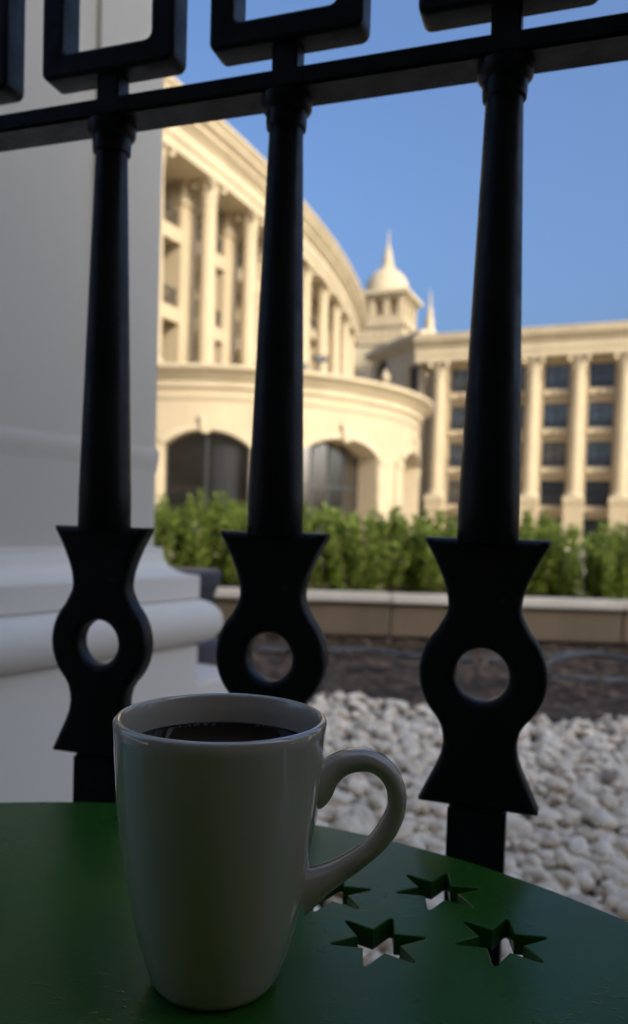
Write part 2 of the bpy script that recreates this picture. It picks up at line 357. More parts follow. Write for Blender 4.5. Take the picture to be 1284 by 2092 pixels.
def shrub_mesh(seed, h, wid):
    r = np.random.default_rng(seed); v = []; f = []; st = MB()
    ns = 17
    for s in range(ns):
        bx, by = r.uniform(-wid*.5, wid*.5), r.uniform(-.16, .16); hh = h*r.uniform(.62, 1.10)
        lean = np.array([r.normal(0, .16), r.normal(0, .10)])
        st.tube([(bx*.8, by*.8, 0), (bx+lean[0]*.4*hh, by+lean[1]*.4*hh, hh*.5), (bx+lean[0]*hh, by+lean[1]*hh, hh*.97)], [.006, .005, .003], 4)
        nl = int(125*hh/.5)
        for k in range(nl):
            t = r.uniform(.05, 1.0); c = np.array([bx+lean[0]*hh*t, by+lean[1]*hh*t, hh*t])
            a = r.uniform(0, 2*pi); up = r.uniform(.15, 1.1)+.5*t
            d = np.array([cos(a), sin(a), up]); d /= np.linalg.norm(d)
            ln = r.uniform(.040, .070)*(1-.25*t); wd = ln*.36
            side = np.cross(d, [0, 0, 1]); side /= np.linalg.norm(side); nrm = np.cross(side, d)
            tw = r.uniform(-.6, .6); side = side*cos(tw)+nrm*sin(tw); nrm = np.cross(side, d)
            p0 = c+d*r.uniform(.004, .02)
            i = len(v)
            pts = [p0, p0+d*ln*.35+side*wd*.5, p0+d*ln*.7+side*wd*.42, p0+d*ln-nrm*ln*.12, p0+d*ln*.7-side*wd*.42, p0+d*ln*.35-side*wd*.5, p0+d*ln*.5-nrm*wd*.18]
            v += [tuple(p) for p in pts]
            f += [(i, i+1, i+6), (i+1, i+2, i+6), (i+2, i+3, i+6), (i+3, i+4, i+6), (i+4, i+5, i+6), (i+5, i, i+6)]
    me = bpy.data.meshes.new('foliage'); me.from_pydata(v, [], f); me.materials.append(M['leaf'])
    return me, st.mesh('stems', M['wood'])
shr = [shrub_mesh(20+i, [.50, .54, .46, .52][i], [.62, .56, .66, .58][i]) for i in range(4)]
GR = 'leafy shrubs forming the planter hedge'
xh = -2.3; i = 0
while xh < 3.5:
    for row in (0, 1):
        lab, grp = (('taller leafy shrub at the hedge end beside the white pillar', 'shrubs at the hedge end by the pillar') if xh < -.25 else ('leafy green shrub in the hedge row just behind the pale coping', 'front row of hedge shrubs') if row == 0 else ('leafy green shrub in the second hedge row farther from the coping', 'second row of hedge shrubs'))
        s = thing('shrub', lab, 'shrub', (xh+row*.13+random.uniform(-.03, .03), 5.36+row*.3, ZT-.03), random.uniform(-.5, .5)+pi*random.randint(0, 1), grp)
        k = random.randint(0, 3); hz = (1.06 if xh < -.25 else .97)*random.uniform(.9, 1.1)*(1.06 if row else .95)
        s.scale = (1, 1, hz)
        link('foliage', shr[k][0], s); link('stems', shr[k][1], s)
    xh += .27; i += 1

# ------------------------------------------------------------------ pebbles, leaf litter and hose
def blob(seed, sub):
    bm = bmesh.new(); bmesh.ops.create_icosphere(bm, subdivisions=sub, radius=1); r = np.random.default_rng(seed)
    ks = r.normal(0, 1.3, (4, 3)); ph = r.uniform(0, 6, 4); sc = (1, r.uniform(.68, .92), r.uniform(.5, .72))
    for v in bm.verts:
        c = np.array(v.co); d = 1+.115*sum(math.sin(float(k@c)*1.5+p) for k, p in zip(ks, ph))
        v.co = Vector((c[0]*d*sc[0], c[1]*d*sc[1], c[2]*d*sc[2]))
    me = bpy.data.meshes.new('pebble'); bm.to_mesh(me); bm.free()
    me.polygons.foreach_set('use_smooth', [True]*len(me.polygons)); me.materials.append(M['pebble'])
    return me
big = [blob(100+i, 3) for i in range(10)]; small = [blob(100+i, 2) for i in range(10)]
sv = []
for me in small:
    co = np.empty(len(me.vertices)*3); me.vertices.foreach_get('co', co); tri = np.empty(len(me.loops), dtype=int); me.loops.foreach_get('vertex_index', tri); sv.append((co.reshape(-1, 3), tri.reshape(-1, 3)))
def rotm(a, b, c):
    ca, sa, cb, sb_, cc, sc = cos(a), sin(a), cos(b), sin(b), cos(c), sin(c)
    return np.array([[cc,-sc,0],[sc,cc,0],[0,0,1]])@np.array([[cb,0,sb_],[0,1,0],[-sb_,0,cb]])@np.array([[1,0,0],[0,ca,-sa],[0,sa,ca]])
def project(p):
    d = Vector(p)-Vector((0, 0, ZC)); z = d.dot(F); return 642+FPX*d.dot(RV)/z, 1141-FPX*d.dot(UV)/z, z
TC, TR, ZTAB = (-.1355, .136), .3765, .72
def hidden(p):
    t = (ZC-ZTAB)/(ZC-p[2]); x, y = p[0]*t, p[1]*t
    return (x-TC[0])**2+(y-TC[1])**2 < TR**2
items = []
st = .0305
for layer in (0, 1):
    y = .5
    while y < 3.42:
        x = -1.0
        while x < 3.1:
            px, py = x+random.uniform(-.014, .014), y+random.uniform(-.014, .014)
            fy = FB.y-(px-FB.x)*math.tan(-FA)+.09
            edge = 3.22-.17*px+.07*math.sin(px*5)+.05*math.sin(px*11+1)
            dx_, dy_ = px-PC.x, py-PC.y; u = dx_*cos(PA)+dy_*sin(PA); v_ = -dx_*sin(PA)+dy_*cos(PA)
            ok = fy < py < edge and not (-1.43 < u < .37 and -.10 < v_ < 1.6) and not (u < .37 and v_ > 0)
            if ok and abs(px) < .46*py+.35 and random.random() > (.1 if layer == 0 else .45) and not (py > edge-.35 and random.random() < (py-edge+.35)*1.6):
                s = random.lognormvariate(math.log(.0202), .36); s = min(max(s, .008), .037)
                items.append((px, py, PEB-.012+layer*.022+random.uniform(-.006, .008)+s*.25, s, random.randint(0, 9), random.uniform(-.45, .45), random.uniform(-.45, .45), random.uniform(0, 6.28)))
            x += st
        y += st
vis = []
for k, it in enumerate(items):
    x, y, z = project(it[:3])
    if 0 < x < 1284 and y < 2092 and not hidden(it[:3]) and x > 640 and it[2] > PEB+.006:
        vis.append((it[3]/z, k))
vis.sort(reverse=True); single = set(k for _, k in vis[:295])
V = []; T = []; off = 0
for k, it in enumerate(items):
    if k in single:
        o = link('pebble', big[it[4]], None, loc=it[:3]); o.rotation_euler = it[5:8]; o.scale = (it[3],)*3
        tag(o, 'larger white rounded pebble lying in the pebble bed nearest the railing', 'pebble', 'large pebbles in the bed behind the railing')
    else:
        c, t = sv[it[4]]; c = (c*it[3])@rotm(*it[5:8]).T+np.array(it[:3]); V.append(c); T.append(t+off); off += len(c)
V = np.concatenate(V); T = np.concatenate(T)
me = bpy.data.meshes.new('pebble_gravel'); me.vertices.add(len(V)); me.vertices.foreach_set('co', V.ravel()); me.loops.add(T.size); me.loops.foreach_set('vertex_index', T.ravel())
me.polygons.add(len(T)); me.polygons.foreach_set('loop_start', np.arange(0, T.size, 3)); me.polygons.foreach_set('use_smooth', np.ones(len(T), dtype=bool)); me.update(); me.materials.append(M['pebble'])
tag(link('pebble_gravel', me), 'bed of small white pebbles between railing and planter', 'gravel', None, 'stuff')

lv = []; lf = []
for k in range(2600):
    x = random.uniform(-1, 3); y = random.uniform(2.9, 5.0); a = random.uniform(0, 6.28); ln = random.uniform(.018, .05); wd = ln*random.uniform(.25, .5)
    z = PEB+.002+random.uniform(0, .022); i = len(lv); c_, s_ = cos(a)*ln, sin(a)*ln; q_, r_ = -sin(a)*wd, cos(a)*wd
    lv += [(x-c_, y-s_, z), (x+q_, y+r_, z+.008), (x+c_, y+s_, z+random.uniform(0, .014)), (x-q_, y-r_, z+.008)]; lf += [(i, i+1, i+3), (i+1, i+2, i+3)]
me = bpy.data.meshes.new('leaf_litter'); me.from_pydata(lv, [], lf); me.materials.append(M['litter'])
tag(link('leaf_litter', me), 'dry brown leaf litter on the soil by the planter', 'leaf litter', None, 'stuff')
zz = PEB+.012
tag(MB().tube(smooth_path([(.95,4.36,zz),(1.32,4.53,zz),(1.62,4.62,zz+.01),(1.9,4.40,zz),(2.4,4.3,zz)], 8), .011).build('garden_hose', M['hose'], smooth=60), 'pale blue grey hose stretched along the soil at right below planter', 'hose')
tag(MB().tube(smooth_path([(2.1,4.0,zz),(1.6,3.86,zz),(1.18,3.90,zz+.005),(1.30,4.2,zz+.03),(1.57,4.44,zz+.04),(1.8,4.36,zz+.02),(2.2,4.1,zz)], 8), .011).build('garden_hose', M['hose'], smooth=60), 'pale hose curling into an open loop on the soil', 'hose')
tag(MB().tube(smooth_path([(-.3,4.5,zz),(.1,4.52,zz),(.34,4.50,zz+.01),(.61,4.38,zz),(.9,4.34,zz)], 8), .014).build('garden_hose', M['hose'], smooth=60), 'blue grey hose lying straight below the planter between two balusters', 'hose')

# ------------------------------------------------------------------ the curved hotel wing on the left
def zabs(z): return ZC+z
AC = Vector((-85, 72.6, 0)); RP = 87.0
def arcframe(s, o=0.0):
    h = R(28)-s/88.0
    p = AC+Vector((cos(h), -sin(h), 0))*(RP+o); return p, pi/2-h
def arc_sweep(prof, s0, s1, n):
    rings = []
    for k in range(n+1):
        s = s0+(s1-s0)*k/n; h = R(28)-s/88.0
        rings.append([AC+Vector((cos(h), -sin(h), 0))*(RP+o)+Vector((0, 0, zabs(z))) for o, z in prof])
    return MB().sweep(rings)
def column_mb(r0, r1, z0, z1):
    m = MB(); m.lathe([(r0*.97, z0), (r0, z0+.3), (r0*.99, z0+(z1-z0)*.35), (r1, z1)], 32, flute=.055); return m
def capital_mb(r, h, z):
    m = MB(); m.lathe([(r*1.02, z), (r*1.10, z+h*.06), (r*1.0, z+h*.10), (r*1.08, z+h*.3), (r*1.22, z+h*.36), (r*1.08, z+h*.42), (r*1.2, z+h*.62), (r*1.42, z+h*.72), (r*1.25, z+h*.8), (r*1.35, z+h*.86)], 20)
    e = r*1.72
    m.box(-e, e, -e, e, z+h*.87, z+h)
    for sx in (-1, 1):
        for sy in (-1, 1):
            c = Vector((sx*r*1.38, sy*r*1.38, z+h*.72)); d = Vector((sx, sy, 0)).normalized(); t = Vector((-d.y, d.x, 0)); rings = []
            for q in (-.16, .16): rings.append([c+t*r*q*1.5+(d*cos(a)+Vector((0, 0, 1))*sin(a))*r*.34 for a in [2*pi*k/10 for k in range(10)]])
            m.sweep(rings)
    return m
def colbase_mb(r, z, h):
    m = MB(); e = r*1.42; m.box(-e, e, -e, e, z, z+h*.4)
    m.lathe([(r*1.38, z+h*.401), (r*1.42, z+h*.55), (r*1.3, z+h*.68), (r*1.15, z+h*.75), (r*1.22, z+h*.87), (r*1.02, z+h)], 20); return m

lw = thing('curved_hotel_wing', 'tall curved cream hotel wing with giant columns and loggias left', 'building')
S0, S1, BAY = -9.0, 36.0, 3.85
ZB, ZE, ZR = 6.0, 15.3, 17.4
arc_sweep([(-1.72, -.9), (.0, -.9), (0, ZB-.002), (-1.72, ZB-.002)], S0, S1, 40).build('base_wall', M['cream'], lw, smooth=30)
arc_sweep([(0, ZB-.5), (1.75, ZB-.5), (1.85, ZB-.3), (1.85, ZB), (0, ZB)], S0, S1, 40).build('terrace_ledge', M['cream'], lw, smooth=30)
arc_sweep([(-1.9, ZB), (-1.62, ZB), (-1.62, ZE), (-1.9, ZE)], S0, S1, 40).build('back_wall', M['loggia'], lw, smooth=30)
arc_sweep([(-12, ZE), (1.42, ZE), (1.42, ZE+.42), (1.5, ZE+.46), (1.5, ZE+.98), (1.62, ZE+1.06), (1.62, ZE+1.16), (1.78, ZE+1.25), (1.78, ZE+1.42), (2.02, ZE+1.62), (2.02, ZE+1.78), (2.12, ZE+1.86), (2.2, ZE+2.02), (2.2, ZR), (-12, ZR)], S0, S1, 60).build('entablature', M['cream2'], lw, smooth=25)
arc_sweep([(-12, -.9), (-11.6, -.9), (-11.6, ZE), (-12, ZE)], S0, S1, 30).build('rear_wall', M['cream'], lw)
pier_me = MB().box(-.62, .62, .0, 1.6, zabs(ZB), zabs(ZE)).mesh('pier', M['cream'], bevel=.03)
pcap_me = MB().box(-.72, .72, -.10, .15, zabs(ZE-1.0), zabs(ZE-.86)).box(-.78, .78, -.16, .15, zabs(ZE-.2), zabs(ZE-.003)).box(-.68, .68, -.07, .12, zabs(ZE-.86), zabs(ZE-.2)).mesh('pilaster_capital', M['cream2'], bevel=.02)
lcol = column_mb(.40, .34, zabs(ZB+.75), zabs(ZE-1.05)).mesh('column', M['cream'], 50)
lcap = capital_mb(.34, 1.05, zabs(ZE-1.052)).mesh('capital', M['cream2'], 40)
lbas = colbase_mb(.40, zabs(ZB), .75).mesh('column_base', M['cream2'], 40)
OPW = BAY-1.24
slab_me = MB().box(-OPW/2, OPW/2, .04, 1.62, -.45, .0).box(-OPW/2, OPW/2, .0, .12, -.52, .13).mesh('balcony_slab', M['cream'], bevel=.02)
def grid_frame(w_, h_, t=.07, d=.06, mull=1, trans=1, name='window', m=None):
    b = MB(); b.box(-w_/2, -w_/2+t, 0, d, 0, h_); b.box(w_/2-t, w_/2, 0, d, 0, h_); b.box(-w_/2+t, w_/2-t, 0, d, h_-t, h_); b.box(-w_/2+t, w_/2-t, 0, d, 0, t)
    for k in range(mull): x = -w_/2+w_*(k+1)/(mull+1); b.box(x-t/2, x+t/2, .004, d-.004, t, h_-t)
    for k in range(trans): z = h_*.72; b.box(-w_/2+t, w_/2-t, .006, d-.006, z-t/2, z+t/2)
    return b.mesh(name, m or M['darkmetal'])
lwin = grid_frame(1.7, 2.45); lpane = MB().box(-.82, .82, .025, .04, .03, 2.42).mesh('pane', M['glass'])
def rail_mesh(w_, h_, n):
    b = MB(); b.box(-w_/2, w_/2, -.03, .03, h_-.06, h_); b.box(-w_/2, w_/2, -.02, .02, .1, .14)
    for k in range(n): x = -w_/2+w_*(k+.5)/n; b.box(x-.018, x+.018, -.016, .016, .14, h_-.06)
    return b.mesh('railing', M['darkmetal'])
lrail = rail_mesh(OPW-.02, 1.0, 18)
nb = 0; s = .95-BAY*2
while s < S1-2:
    p, a = arcframe(s); q, _ = arcframe(s, 1.0)
    po = link('pier', pier_me, lw, p, a); link('pilaster_capital', pcap_me, po)
    co = link('column', lcol, lw, q, a); link('capital', lcap, co); link('column_base', lbas, co)
    p, a = arcframe(s+BAY/2)
    for zf in (13.0, 9.5, 6.0):
        if zf > 6.5: link('balcony_slab', slab_me, lw, p+Vector((0, 0, zabs(zf))), a)
        r_ = link('railing', lrail, lw, arcframe(s+BAY/2, -.22)[0]+Vector((0, 0, zabs(zf))), a)
        wo = link('window', lwin, lw, arcframe(s+BAY/2, -1.55)[0]+Vector((0, 0, zabs(zf)+.02)), a); link('pane', lpane, wo)
    s += BAY; nb += 1

# ------------------------------------------------------------------ the straight wing on the right
DA = math.atan2(-5.84, 14.4)
rw = thing('straight_hotel_wing', 'long cream hotel wing with fluted columns and dark windows right', 'building', (9.38, 70.97, 0), DA)
LW = 46.0
cols_s = [1.49, 5.6, 9.61, 13.27, 16.88, 20.5, 24.1, 27.7, 31.3, 34.9, 38.5, 42.1, 45.4]
ZCT = 15.15
MB().box(0, LW, 1.55, 14, .0, zabs(ZCT)).build('back_wall', M['loggia'], rw)
ent = MB(); prof = [(1.5, ZCT), (-.45, ZCT), (-.45, ZCT+.5), (-.52, ZCT+.53), (-.52, ZCT+1.25), (-.62, ZCT+1.32), (-.62, ZCT+1.6), (-1.0, ZCT+1.75), (-1.0, ZCT+2.0), (-1.1, ZCT+2.2), (-1.1, ZCT+2.3), (14.2, ZCT+2.3), (14.2, ZCT)]
ent.sweep([[(x, y, zabs(z)) for y, z in prof] for x in (-.75, LW)]); ent.build('entablature', M['cream2'], rw)
den = MB()
for k in range(150): x = -.7+k*.31; den.box(x, x+.17, -.78, -.625, zabs(ZCT+1.36), zabs(ZCT+1.58))
tag(den.build('dentil_course', M['cream2'], rw), kind='stuff')
rcol = column_mb(.62, .54, zabs(3.75), zabs(ZCT-1.55)).mesh('column', M['cream'], 50)
rcap = capital_mb(.54, 1.55, zabs(ZCT-1.553)).mesh('capital', M['cream2'], 40)
rbas = colbase_mb(.58, zabs(3.02), .73).mesh('column_base', M['cream2'], 40)
rped = MB().box(-.78, .78, -.70, .5, 0.0, zabs(2.7)).box(-.86, .86, -.78, .55, zabs(2.703), zabs(3.017)).mesh('pedestal', M['cream'], bevel=.02)
rpier = MB().box(-.78, .78, .45, 1.6, 0.0, zabs(ZCT-.003)).mesh('pier', M['cream'])
for x in cols_s:
    link('pier', rpier, rw, (x, 0, 0))
    link('pedestal', rped, rw, (x, -.1, 0)); co = link('column', rcol, rw, (x, -.05, 0)); link('capital', rcap, co); link('column_base', rbas, co)
orn = MB().lathe([(0, -.20), (.15, -.16), (.2, 0), (.15, .16), (0, .2)], 12).mesh('boss', M['cream2'], 60)
for i in range(len(cols_s)-1):
    a, b = cols_s[i]+.78, cols_s[i+1]-.78; wd = b-a; c = (a+b)/2
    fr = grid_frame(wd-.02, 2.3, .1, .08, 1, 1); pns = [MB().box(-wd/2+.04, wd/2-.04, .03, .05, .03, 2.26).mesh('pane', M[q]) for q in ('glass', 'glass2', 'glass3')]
    rl = rail_mesh(wd-.04, .85, 14)
    for zf in (12.3, 9.0, 5.7, 2.4, -.85):
        so_ = MB().box(-wd/2, wd/2, .5, 1.56, -.32, .05).box(-wd/2-.0, wd/2+.0, .38, .498, -.36, .16).build('balcony_slab', M['cream'], rw, loc=(c, 0, zabs(zf)))
        if zf > 0: link('boss', orn, so_, (0, .36, -.1))
        link('railing', rl, rw, (c, .62, zabs(zf)+.05))
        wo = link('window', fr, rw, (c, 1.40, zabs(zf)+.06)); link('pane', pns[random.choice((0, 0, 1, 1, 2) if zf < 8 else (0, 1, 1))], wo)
        MB().box(-wd/2, wd/2, 1.0, 1.56, zabs(zf)+2.38, zabs(zf)+2.98).build('lintel', M['loggia'], rw, loc=(c, 0, 0))

# ------------------------------------------------------------------ link wing in shade between the two
lk = thing('link_wing', 'shaded grey link building with arched window between hotel wings', 'building', (9.2, 71.6, 0), math.atan2(7.4, -3.4))
# local x runs away from the right wing; local -y ... +y faces the court
LL = 9.5
def wall_with_holes(length, z0, z1, holes, th, n=96):
    m = MB()
    xs = sorted(set([round(length*k/n, 4) for k in range(n+1)]+[h[0] for h in holes]+[h[1] for h in holes]))
    for a, b in zip(xs[:-1], xs[1:]):
        mid = (a+b)/2; segs = [(z0, z1)]
        for x0, x1, hb, ht, arch in holes:
            if x0 < mid < x1:
                top = ht
                if arch: u = (mid-(x0+x1)/2)/((x1-x0)/2); top = ht+arch*math.sqrt(max(0, 1-u*u))
                ns = []
                for s0, s1 in segs: ns += [(s0, min(s1, hb)), (max(s0, top), s1)]
                segs = [q for q in ns if q[1]-q[0] > .01]
        for s0, s1 in segs: m.box(a, b, -th, 0, s0, s1)
    return m
wh = wall_with_holes(LL, 0, zabs(17.1), [(.5, 2.3, zabs(12.9), zabs(15.3), 0), (.5, 2.3, zabs(9.3), zabs(11.7), 0), (6.1, 8.7, zabs(14.2), zabs(15.7), 1.25)], .5, 80)
wl = wh.build('wall', M['cream'], lk)
MB().box(-.2, LL+.3, -.6, .35, zabs(17.103), zabs(17.5)).box(-.2, LL+.3, -.6, .7, zabs(17.503), zabs(17.8)).box(0, LL, -.5, .2, zabs(17.803), zabs(18.3)).build('cornice', M['cream2'], lk)
for x0, x1, z0, z1 in ((.5, 2.3, 12.9, 15.3), (.5, 2.3, 9.3, 11.7), (6.1, 8.7, 14.2, 16.93)):
    f_ = grid_frame(x1-x0-.02, z1-z0, .09, .07, 1, 1); wo = link('window', f_, lk, ((x0+x1)/2, -.42, zabs(z0)))
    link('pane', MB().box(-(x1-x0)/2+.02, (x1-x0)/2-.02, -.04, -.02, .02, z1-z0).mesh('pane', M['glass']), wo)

# ------------------------------------------------------------------ domed tower and small pinnacle
tw = thing('domed_tower', 'far cream tower topped by a round dome and spire', 'tower', (6.9, 84.5, -.0335), DA)
tw.scale = (1.037, 1.037, 1.037)
hw = 2.55
MB().box(-4.6, 4.6, -2.9, 6, 0, zabs(16.6)).build('lower_storey', M['cream'], tw)
MB().box(-3.3, 3.3, -2.8, 3.8, zabs(16.603), zabs(18.6)).box(-3.5, 3.5, -3.0, 4.0, zabs(18.603), zabs(18.95)).build('attic', M['cream2'], tw)
tb = MB(); tb.box(-2.75, 2.75, -2.6, 2.9, zabs(18.953), zabs(20.3)).box(-2.95, 2.95, -2.8, 3.1, zabs(20.303), zabs(20.65)); tb.build('middle_storey', M['cream'], tw)
for k in range(-3, 4): MB().box(k*.78-.2, k*.78+.2, -2.68, -2.603, zabs(19.2), zabs(20.0)).build('relief_panel', M['cream2'], tw)
bl = MB(); bl.box(-1.7, 1.7, -1.5, 1.9, zabs(20.653), zabs(23.2)); bl.build('belfry_core', M['loggia'], tw)
MB().box(-hw, hw, -hw+.1, hw+.1, zabs(20.653), zabs(21.5)).build('belfry_parapet', M['cream'], tw)
pm = MB().box(-.26, .26, -.26, .26, zabs(21.503), zabs(23.2)).mesh('belfry_post', M['cream'])
for k in range(4):
    t = -hw+.3+(2*hw-.6)*k/3
    for x, y in ((t, -hw+.4), (t, hw-.2)) + (((-hw+.3, t+.1), (hw-.3, t+.1)) if k in (1, 2) else ()): link('belfry_post', pm, tw, (x, y, 0))
MB().box(-hw-.1, hw+.1, -hw, hw+.2, zabs(23.203), zabs(23.55)).box(-hw-.5, hw+.5, -hw-.4, hw+.6, zabs(23.553), zabs(23.95)).build('belfry_cornice', M['cream2'], tw)
dm = [(2.45, 23.953), (2.45, 24.22), (2.34, 24.26)]+[(2.3*cos(a), 24.38+2.55*sin(a)) for a in [pi/2*k/14*.9 for k in range(15)]]
MB().lathe([(r, zabs(z)) for r, z in dm], 40, (0, .1, 0)).build('dome', M['cream2'], tw, smooth=40)
MB().lathe([(.74, zabs(26.7)), (.72, zabs(27.15)), (.5, zabs(27.4)), (.56, zabs(27.85)), (.38, zabs(28.15)), (.40, zabs(28.6)), (.2, zabs(28.85)), (.23, zabs(29.15)), (.11, zabs(29.4)), (.09, zabs(30.2)), (.03, zabs(30.9))], 16, (0, .1, 0)).build('spire', M['cream2'], tw, smooth=40)
pn_ = thing('roof_pinnacle', 'small cream cupola with thin spire on the hotel roof', 'pinnacle', (10.35, 75.5, 0), DA)
pn_.scale = (.82, .82, 1)
MB().box(-1.5, 1.5, -1.5, 1.5, zabs(17.2), zabs(18.0)).build('base', M['cream2'], pn_)
MB().lathe([(1.5, zabs(18.003)), (1.35, zabs(18.3)), (1.0, zabs(18.8)), (.65, zabs(19.25)), (.5, zabs(19.5))], 24).build('cupola', M['cream2'], pn_, smooth=40)
MB().lathe([(.52, zabs(19.45)), (.55, zabs(20.2)), (.35, zabs(20.4)), (.33, zabs(21.1)), (.15, zabs(21.4)), (.12, zabs(22.2)), (.02, zabs(23.2))], 14).build('spire', M['cream2'], pn_, smooth=40)

# ------------------------------------------------------------------ rotunda with arches in front of the curved wing
RC = Vector((-3.72, 33.78, 0)); RR = 8.0
rt = thing('rotunda', 'low round cream rotunda with arched openings in front of wing', 'building', RC)
def rp(ang, r, z): a = R(ang); return (r*sin(a), -r*cos(a), z)
arches = [(-34.5, 10.6), (.5, 10.3), (35.6, 11.8), (70.6, 10.3)]
CROWN, SPR = 3.12, 2.62
def arch_z(u): return SPR+(CROWN-SPR)*max(0, 1-abs(u)**2.3)
angs = sorted(set([round(-80+k*1.0, 3) for k in range(211)]+[round(c+h*u, 3) for c, h in arches for u in np.linspace(-1, 1, 25)]))
def atop(a):
    for c, h in arches:
        if abs(a-c) < h-1e-4: u = (a-c)/h; return arch_z(u)
    return None
wm = MB(); RB = RR-1.0
def ri(a): return RR-.38 if abs(a-.5) < 11 else RB
for a, b in zip(angs[:-1], angs[1:]):
    mid = (a+b)/2; RI = ri(mid)
    if atop(mid) is None: za = zb = -.9
    else:
        za = atop(a) if atop(a) is not None else SPR; zb = atop(b) if atop(b) is not None else SPR
        wm.add([rp(a, RR, zabs(za)), rp(b, RR, zabs(zb)), rp(b, RI, zabs(zb)), rp(a, RI, zabs(za))], [(0, 1, 2, 3)])
    wm.add([rp(a, RR, zabs(za)), rp(b, RR, zabs(zb)), rp(b, RR, zabs(4.8)), rp(a, RR, zabs(4.8))], [(0, 1, 2, 3)])
    wm.add([rp(a, RI, zabs(za)), rp(b, RI, zabs(zb)), rp(b, RI, zabs(4.8)), rp(a, RI, zabs(4.8))], [(3, 2, 1, 0)])
for c, h in arches:
    for e in (c-h, c+h): RI = ri(c); wm.add([rp(e, RR, zabs(-.9)), rp(e, RI, zabs(-.9)), rp(e, RI, zabs(SPR)), rp(e, RR, zabs(SPR))], [(0, 1, 2, 3)])
me = bpy.data.meshes.new('wall'); me.from_pydata(wm.v, [], wm.f); me.materials.append(M['cream']); bm = bmesh.new(); bm.from_mesh(me); bmesh.ops.remove_doubles(bm, verts=bm.verts, dist=1e-4); bmesh.ops.recalc_face_normals(bm, faces=bm.faces); bm.to_mesh(me); bm.free(); smoothen(me, 25)
link('wall', me, rt)
def rot_sweep(prof, a0, a1, n): return MB().sweep([[rp(a0+(a1-a0)*k/n, r, zabs(z)) for r, z in prof] for k in range(n+1)])
rot_sweep([(6.5, 4.5), (RR+.10, 4.5), (RR+.12, 4.62), (RR+.10, 4.72), (RR+.25, 4.80), (RR+.27, 4.90), (RR+.45, 4.96), (RR+.5, 5.02), (RR+.58, 5.06), (RR+.58, 5.17), (6.5, 5.17)], -80, 130, 110).build('cornice', M['cream2'], rt, smooth=25)
rot_sweep([(RR-.05, 4.12), (RR+.05, 4.12), (RR+.07, 4.2), (RR-.05, 4.24)], -80, 130, 110).build('band_moulding', M['cream2'], rt, smooth=25)
MB().lathe([(6.5, zabs(4.6)), (6.4, zabs(5.0)), (0, zabs(5.0))], 48).build('roof', M['cream2'], rt)
for c, h in arches:
    RI = ri(c)
    # archivolt, imposts, keystone, glazed screen
    rings = []
    for k in range(25):
        u = -1+2*k/24; a = c+h*u; z = arch_z(u); u2 = u*1.10; z2 = z+.22
        rings.append([rp(a, RR-.02, zabs(z+.02)), rp(a, RR+.06, zabs(z+.02)), rp(c+h*u2, RR+.06, zabs(z2)), rp(c+h*u2, RR-.02, zabs(z2))])
    MB().sweep(rings).build('archivolt', M['cream2'], rt)
    kst = MB(); kst.sweep([[rp(c-.9, RR+r_, zabs(CROWN-.1)), rp(c+.9, RR+r_, zabs(CROWN-.1)), rp(c+1.5, RR+r_, zabs(CROWN+.5)), rp(c-1.5, RR+r_, zabs(CROWN+.5))] for r_ in (0, .18)]); kst.build('keystone', M['cream2'], rt)
    for e in (-1, 1):
        x0, x1 = sorted((c+e*(h+.3), c+e*(h+4.3)))
        rot_sweep([(RR-.02, -.9), (RR+.07, -.9), (RR+.07, 2.35), (RR+.13, 2.38), (RR+.13, 2.58), (RR-.02, 2.58)], x0, x1, 6).build('pilaster', M['cream2'], rt)
    fz = MB()
    for u in ((-1, 0, 1) if c == .5 else (-1, -.5, 0, .5, 1)):
        a = c+h*.985*u; z = arch_z(u*.985)
        fz.sweep([[rp(a-.3, RI+.05, zabs(q)), rp(a+.3, RI+.05, zabs(q)), rp(a+.3, RI+.13, zabs(q)), rp(a-.3, RI+.13, zabs(q))] for q in (-.88, z)])
    for z in ((-.8,) if c == .5 else (-.8, 1.5)): fz.sweep([[rp(c-h*.98+h*1.96*k/8, r_, zabs(q)) for r_, q in ((RI+.06, z-.05), (RI+.12, z-.05), (RI+.12, z+.05), (RI+.06, z+.05))] for k in range(9)])
    wo = fz.build('window', M['darkmetal'], rt)
    # flat glass panes, one per light
    npn = 2 if c == .5 else 4
    for i in range(npn):
        u0, u1 = -1+2/npn*i, -1+2/npn*(i+1); pz = MB(); ea, eb = rp(c+h*.98*u0, RI+.09, 0), rp(c+h*.98*u1, RI+.09, 0)
        def chord(u, z): q = (u-u0)/(u1-u0); return (ea[0]+(eb[0]-ea[0])*q, ea[1]+(eb[1]-ea[1])*q, z)
        pts = [chord(u, zabs(arch_z(u*.98))) for u in np.linspace(u0, u1, 7)]
        lo = [chord(u, zabs(-.88)) for u in np.linspace(u0, u1, 7)]
        pz.sweep([[p, q, (q[0]*.997, q[1]*.997, q[2]), (p[0]*.997, p[1]*.997, p[2])] for p, q in zip(pts, lo)])
        pz.build('pane', M['archglass'], wo)
for n_, (a, lab) in enumerate(((27, 'black floodlight on short pole above the second arch'), (22, 'black floodlight set low on the rotunda cornice'))):
    fl = thing('floodlight', lab, 'floodlight', RC+Vector(rp(a+6*n_*0, RR+.2, zabs(5.17))), R(a), 'floodlights on the rotunda')
    hgt = .42 if n_ == 0 else .1
    MB().box(-.03, .03, -.03, .03, 0, hgt).build('stem', M['darkmetal'], fl)
    MB().box(-.24, .24, -.14, .14, hgt+.002, hgt+.2).build('lamp_head', M['darkmetal'], fl, bevel=.03)
ur = thing('roof_urn', 'small pale urn standing on the rotunda roof edge', 'urn', RC+Vector(rp(52, RR-.2, zabs(5.17))))
ur.scale = (.7, .7, .8)
MB().box(-.2, .2, -.2, .2, 0, .18).build('base', M['cream2'], ur)
